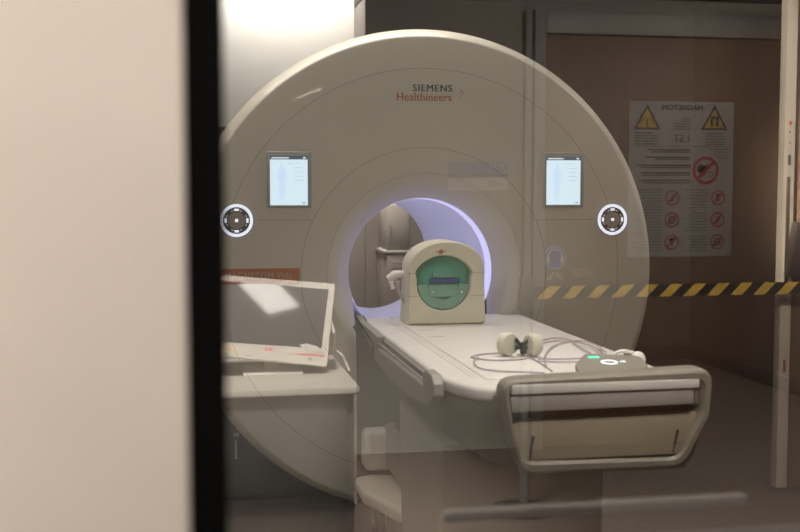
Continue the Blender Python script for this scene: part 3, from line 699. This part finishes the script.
for k in range(5): bar(672 + (8 if k < 2 else 0), 690, 118.5 + k * 2.6, 2, 0.8)
for k in range(5):
    bar(634, 657 - (4 if k == 0 else 0), 133 + k * 2.7, 2); bar(704, 724 - (3 if k == 0 else 0), 133 + k * 2.7, 2)
pst.text('1.5T', U(672.5), U(687.5), W(142), W(134.5), yk, 1, True, 0.0012)
bar(630, 731, 146, 2, 0.5)
for k, (y, x) in enumerate([(149.5, 647), (151.8, 650), (157, 645), (159, 654), (165, 636), (167.2, 640), (172.5, 640), (174.8, 642), (180, 640), (182.4, 643)]): bar(x, 690, y, 1 if k % 2 == 0 else 2, 1.0)
for k in range(4): bar(709 + k * 2, 728, 148.5 + k * 2.9, 2, 0.7)
def prohib(cx, cy, r, kind):
    s = PWd / 104; x, z = U(cx), W(cy)
    pst.disc(x, z, r * s, yk + 0.0002, YP, 0, 28)
    pst.ring(x, z, r * s * 0.80, r * s, yk - 0.0006, YP, 4, 32)
    y2 = yk - 0.0005; q_ = r * 0.5
    if kind == 'heart':
        pst.disc(x - 5 * s * 0.9, z + 1.6 * s, 4.0 * s, y2, YP, 1, 16); pst.disc(x - 0.3 * s, z + 1.8 * s, 3.3 * s, y2, YP, 1, 16)
        poly2([(cx - 8, cy - 0.6), (cx + 2.7, cy - 0.8), (cx - 1.6, cy + 6.0)], 1, y2)
        pst.ring(x + 5.0 * s, z - 3.6 * s, 1.7 * s, 2.6 * s, y2, YP, 1, 16); pst.ring(x + 3.2 * s, z + 4.5 * s, 1.8 * s, 2.4 * s, y2, YP, 2, 16)
    elif kind == 0: poly2([(cx - q_, cy + q_), (cx + q_ * 0.2, cy - q_), (cx + q_ * 0.8, cy - q_ * 0.4), (cx, cy + q_)], 1, y2)
    elif kind == 1: poly2([(cx - q_ * 0.3, cy - q_), (cx + q_ * 0.5, cy - q_), (cx + q_ * 0.3, cy + q_), (cx - q_ * 0.2, cy + q_)], 1, y2); pst.disc(x, z + q_ * 0.5 * s, q_ * 0.6 * s, y2, YP, 1, 12)
    else: pst.ring(x, z, q_ * 0.6 * s, q_ * 1.0 * s, y2, YP, 1, 16); poly2([(cx - q_, cy - 0.6), (cx + q_, cy - 0.2), (cx + q_, cy + 0.8), (cx - q_, cy + 0.6)], 1, y2)
    d = r * 0.66; e = r * 0.09
    poly2([(cx - d - e, cy + d - e), (cx - d + e, cy + d + e), (cx + d + e, cy - d + e), (cx + d - e, cy - d - e)], 4, yk - 0.001)
prohib(705, 170, 13, 'heart')
k = 0
for cy in (197.5, 219.5, 242):
    for cx in (672, 718): prohib(cx, cy, 7.2, k % 3); k += 1
for j in range(22):
    y = 189 + j * 2.9
    bar(632 + (j * 7 % 5) * 2.0, 662, y, 2, 0.7)
    if j % 8 != 7: bar(684 + (j * 5 % 7) * 1.6, 708, y + 0.6, 2, 0.7)
po = pst.build('safety_poster', [paper_m, ink_m, greyink, yellow_m, red_m, white_m])
tag(po, 'white magnet safety poster with two yellow triangles and red prohibition circles on the brown door', 'poster')

# blue ear-protection sign with a painted sunburst sticker below
ex, _, ez = P(555, 257.5, YP)
rr = 12.3 / F * 6.0
sg = MB(True).disc(ex, ez, rr, YP, YP + 0.002, 1, 48).disc(ex, ez, rr * 0.93, YP - 0.0006, YP, 0, 48)
sg.disc(ex, ez + 0.005, rr * 0.45, YP - 0.0012, YP, 2, 24, rr * 0.5)
sg.ring(ex, ez + 0.004, rr * 0.58, rr * 0.68, YP - 0.0014, YP, 1, 24, 0.1, math.pi - 0.1)
sg.disc(ex - rr * 0.62, ez - 0.012, rr * 0.15, YP - 0.0014, YP, 1, 16, rr * 0.36).disc(ex + rr * 0.62, ez - 0.012, rr * 0.15, YP - 0.0014, YP, 1, 16, rr * 0.36)
tag(sg.build('hearing_protection_sign', [signblue, white_m, mat('sign_face_blue', (0.07, 0.07, 0.40), 0.5)]), 'round blue sign of a head wearing ear protection on the brown door', 'sign')
bx_, _, bz_ = P(555, 281, YP)
bs = MB(True)  # burst of reflected light painted on as flat white wedges
for k in range(6):
    a = math.radians(20 + k * 28); r0, r1 = 0.022, 0.05
    c, s = math.cos(a), math.sin(a); wv = 0.006
    bs.prism([(bx_ + r0 * c - wv * s * 0.3, YP - 0.001, bz_ + r0 * s + wv * c * 0.3), (bx_ + r0 * c + wv * s * 0.3, YP - 0.001, bz_ + r0 * s - wv * c * 0.3), (bx_ + r1 * c + wv * s, YP - 0.001, bz_ + r1 * s - wv * c), (bx_ + r1 * c - wv * s, YP - 0.001, bz_ + r1 * s + wv * c)], (0, 0.001, 0))
tag(bs.build('burst_glint', white_m), 'painted white burst-shaped sticker below the blue ear protection sign', 'glint')
nx0, nx1, nz1, nz0 = P(572, 270, YP)[0], P(592, 270, YP)[0], P(580, 269, YP)[2], P(580, 277, YP)[2]
np_ = MB(True).box((nx0, YP, nz0), (nx1, YP + 0.0015, nz1), 0)
for k in range(3): np_.box((nx0 + 0.01, YP - 0.0005, nz0 + 0.008 + k * 0.012), (nx1 - 0.01, YP, nz0 + 0.012 + k * 0.012), 1)
tag(np_.build('door_notice', [mat('notice_tan', (0.45, 0.33, 0.24), 0.5), greyink]), 'small pale notice strip on the brown door right of the burst sticker', 'notice')

# room sign on the wall, blue header above white field
YS = YD + 0.058
sx0, sx1 = P(447.5, 170, YS)[0], P(507.5, 170, YS)[0]; sz1, szm, sz0 = P(480, 161.5, YS)[2], P(480, 174.5, YS)[2], P(480, 190.5, YS)[2]
rs = MB(True).box((sx0, YS - 0.008, sz0), (sx1, YS + 0.002, sz1), 0, 0.001)
rs.box((sx0 + 0.001, YS - 0.009, szm), (sx1 - 0.001, YS - 0.008, sz1 - 0.001), 1)
rs.text('0.12', P(489, 170, YS)[0], P(503.5, 170, YS)[0], P(480, 168.5, YS)[2], P(480, 163.5, YS)[2], YS - 0.0098, 0, True)
for a, b, y in ((488.5, 496, 181.5), (488.5, 503, 184), (488.5, 495, 186)): rs.box((P(a, y, YS)[0], YS - 0.0088, P(a, y + 0.5, YS)[2]), (P(b, y, YS)[0], YS - 0.008, P(a, y - 0.5, YS)[2]), 2)
tag(rs.build('room_sign', [mat('sign_plate_white', (0.62, 0.60, 0.58), 0.5), headerblue, greyink]), 'rectangular room number sign with a blue header band beside the door frame', 'sign')

# barrier: wall cassette and black and yellow belt across the door
YT = 4.86
ty1, ty0 = P(560, 286, YT)[2], P(560, 298.5, YT)[2]
cx0, cx1, cz1, cz0 = P(519, 290, YT)[0], P(532, 290, YT)[0], P(525, 276, YT)[2], P(525, 311, YT)[2]
br = thing('barrier_tape', 'black and yellow striped barrier belt stretched from a grey post across the brown door', 'barrier tape', (0.5 * (cx0 + cx1), YT, 0), flip=True)
MB(True).box((cx0, YT - 0.028, cz0), (cx1, YT + 0.028, cz1), 0, 0.006).build('cassette', mat('cassette_grey', (0.05, 0.05, 0.05), 0.5), br)
cxm = 0.5 * (cx0 + cx1)
MB(True).tube([(cxm, YT, 0.02), (cxm, YT, cz0)], 0.022, 0, 20).build('pole', mat('pole_grey', (0.12, 0.12, 0.12), 0.5), br)
MB(True).lathe((cxm, YT, 0), (0, 0, 1), [(0.001, 0.0), (0.15, 0.0), (0.15, 0.012), (0.05, 0.03), (0.001, 0.03)], n=40).build('base', black, br)
tp = MB(True); xend = 3.6
tp.box((cx1, YT, ty0), (xend, YT + 0.0015, ty1), 0)
wst = 27.3 / F * YT; hh = ty1 - ty0; x = P(541, 290, YT)[0] - 0.02
while x < xend - 0.2:
    a, b = x, x + wst * 0.5
    tp.prism([(a, YT - 0.0007, ty0), (b, YT - 0.0007, ty0), (b + hh * 1.0, YT - 0.0007, ty1), (a + hh * 1.0, YT - 0.0007, ty1)], (0, 0.003, 0), 1); x += wst
tp.build('belt', [tape_k, tape_y], br)

# open second door leaf: its cream edge with lock plate shows in the pane
ex0, ex1 = 2.835, 2.893; YE = 4.95
eo = MB(True).box((ex0, YE, 0.01), (ex1, YE + 0.06, 2.5), 0, 0.006).box((ex1, YE + 0.012, 0.01), (3.72, YE + 0.055, 2.5), 1, 0.003).build('door_2', [edge_m, wood_m]); eo['kind'] = 'structure'
def e2(py): return P(785, py, YE)[2]
lk = MB(True).box((ex0 + 0.016, YE - 0.002, e2(290)), (ex0 + 0.034, YE + 0.002, e2(177)), 0, 0.001).box((ex0 + 0.02, YE - 0.003, e2(165)), (ex0 + 0.033, YE + 0.002, e2(155)), 1)
for y in (132, 143, 200, 300): lk.disc(ex0 + 0.027, e2(y), 0.004, YE - 0.002, YE, 1, 10)
lk.box((ex0 + 0.022, YE - 0.002, e2(125)), (ex0 + 0.034, YE, e2(121)), 2); lk.box((ex0 + 0.022, YE - 0.002, e2(372)), (ex0 + 0.034, YE, e2(360)), 2)
l_ = MB(True); 
lko = lk.build('lock_plate', [mat('bronze_plate', (0.05, 0.035, 0.026), 0.45), black, red_m], None)
lko.parent = eo; lko.location = lko.location - eo.location
hn = MB(True).prism([P(797, 222, YE - 0.05), P(830, 222, YE - 0.05), P(826, 278, YE - 0.05), P(789, 277, YE - 0.05)], (0, 0.055, 0), 0, 0.004).build('door_handle', mat('dark_bronze', (0.03, 0.022, 0.02), 0.4))
hn.parent = eo; hn.location = hn.location - eo.location

# desk and monitor
ddx1 = 0.634; DY0, DY1 = 4.13, 4.95; DZ = 0.74
dk = thing('control_desk', 'white topped desk carrying the tilted monitor', 'desk', (0.0, 0.5 * (DY0 + DY1), 0), flip=True)
MB(True).box((-1.0, DY0, DZ - 0.03), (ddx1, DY1, DZ), 0, 0.006, 3).build('desktop', desk_m, dk)
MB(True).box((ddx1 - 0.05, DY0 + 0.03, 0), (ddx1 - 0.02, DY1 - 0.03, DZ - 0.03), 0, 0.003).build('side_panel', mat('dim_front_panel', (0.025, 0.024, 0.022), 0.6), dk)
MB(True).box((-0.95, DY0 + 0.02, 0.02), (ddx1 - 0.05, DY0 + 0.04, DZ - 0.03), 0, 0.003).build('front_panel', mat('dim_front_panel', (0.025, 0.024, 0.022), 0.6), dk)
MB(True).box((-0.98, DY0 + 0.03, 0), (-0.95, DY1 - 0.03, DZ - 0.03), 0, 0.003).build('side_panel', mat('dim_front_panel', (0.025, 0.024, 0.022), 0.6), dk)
YM = 4.42
mo = thing('computer_monitor', 'white framed monitor tilted back on the desk, ceiling lamp glaring on its dark screen', 'monitor', (0.33, YM + 0.12, DZ), flip=True)
def mp(px, py, d=0.0):     # the monitor's leaning plane
    # plane through its lower edge, leaning back
    n = Vector((0.06, -math.cos(math.radians(17)), math.sin(math.radians(17)))).normalized()
    p0 = Vector(P(270, 362, YM)); dv = Vector(V(px, py)); o = Vector((0, 0, EYE))
    t = (p0 - o).dot(n) / dv.dot(n); return (o + dv * t + n * d)
C4 = [(205, 273.5), (335.5, 283.5), (327, 366.5), (205, 354.5)]
fr = [mp(*c) for c in C4]
nrm = (fr[1] - fr[0]).cross(fr[3] - fr[0]).normalized()
if nrm.y > 0: nrm = -nrm
MB(True).prism(fr, (-nrm * 0.035)[:], 0, 0.006, 3).build('bezel', mon_m, mo)
S4 = [(208, 279.5), (328.5, 289.5), (321.5, 348.5), (208, 341)]
MB(True).prism([mp(*c, 0.001) for c in S4], (-nrm * 0.003)[:], 0).build('screen', monscreen, mo)
MB(True).prism([mp(*c, 0.002) for c in [(299, 345), (306, 343.5), (316, 346), (325, 352), (312, 353)]], (-nrm * 0.002)[:], 0).build('corner_sticker', white_m, mo)
BM = [red_m, mat('pale_yellow', (0.80, 0.68, 0.35), 0.5), greyink]
def mq(x0, y0, x1, y1, s): MB(True).prism([mp(x0, y0, 0.0012), mp(x1, y0 + (x1 - x0) * 0.07, 0.0012), mp(x1, y1 + (x1 - x0) * 0.07, 0.0012), mp(x0, y1, 0.0012)], (-nrm * 0.002)[:], 0).build('bezel_marking', BM[s], mo)
mq(297, 353.2, 325, 354.4, 0); mq(265, 347.5, 268, 350.5, 0); mq(269, 347.8, 272, 350.8, 0); mq(222, 347, 236, 351, 1); mq(308, 357, 312, 360, 2); mq(222, 352, 228, 355, 2); mq(246, 355, 254, 356, 2)
MB(True).prism([mp(230, 345, -0.036), mp(300, 350, -0.036), mp(290, 300, -0.036), mp(240, 300, -0.036)], (-nrm * 0.05)[:], 0, 0.01).build('rear_housing', mon_m, mo)
sx_ = 0.33
MB(True).box((sx_ - 0.12, YM + 0.03, DZ + 0.0), (sx_ + 0.12, YM + 0.24, DZ + 0.012), 0, 0.004).box((sx_ - 0.03, YM + 0.12, DZ), (sx_ + 0.03, YM + 0.16, DZ + 0.22), 0, 0.006).build('stand', mon_m, mo)
cbm = MB(True).tube(smooth([mp(333, 320, -0.03)[:], (mp(336, 335, -0.03))[:], PZ(335, 349, DZ + 0.035), PZ(342, 355, DZ + 0.012), PZ(349, 370, DZ + 0.012)]), 0.005, 0, 8)
cbm.build('power_cable', mon_m, mo)

# near counter: pale nosing shows as a soft bar low in the pane
yb = 1.8
b0, b1 = P(442, 500, yb), P(745, 498, yb)
ct = thing('window_counter', 'dark counter with a pale front rail, low below the observation window', 'counter', (0.7, yb - 0.2, 0), flip=True)
MB(True).box((b0[0], yb - 0.012, b1[2] - 0.011), (b1[0], yb + 0.012, b1[2] + 0.009), 0, 0.006, 3).build('front_rail', mat('pale_rail', (0.85, 0.82, 0.76), 0.4), ct)
MB(True).box((b0[0] - 0.1, yb - 0.40, b1[2] - 0.12), (b1[0] + 0.6, yb - 0.012, b1[2] - 0.045), 0, 0.006).build('worktop', mat('violet_grey_top', (0.20, 0.19, 0.21), 0.5), ct)
MB(True).box((b0[0] + 0.02, yb - 0.38, 0), (b0[0] + 0.05, yb - 0.02, b1[2] - 0.12)).build('leg', darkgrey, ct)
MB(True).box((b1[0] + 0.4, yb - 0.38, 0), (b1[0] + 0.43, yb - 0.02, b1[2] - 0.12)).build('leg', darkgrey, ct)

# lamps: luminous panels where the ceiling lights hang
def lamp(name, label, x0, x1, y0, y1, z, group, rot=0.0):
    t = thing(name, label, 'ceiling lamp', (0.5 * (x0 + x1), 0.5 * (y0 + y1), z), group)
    MB().box((x0, y0, z - 0.02), (x1, y1, z + 0.015), 0, 0.004).build('lamp_frame', white_m, t)
    MB().box((x0 + 0.02, y0 + 0.02, z - 0.0215), (x1 - 0.02, y1 - 0.02, z - 0.019), 0).build('diffuser', lamp_face, t)
    t.rotation_euler = (0, 0, rot); return t

lamp('ceiling_lamp', 'slim rectangular ceiling lamp above the observation window', 0.63, 1.18, 0.05, 0.32, CRCEIL - 0.02, None, math.radians(57))
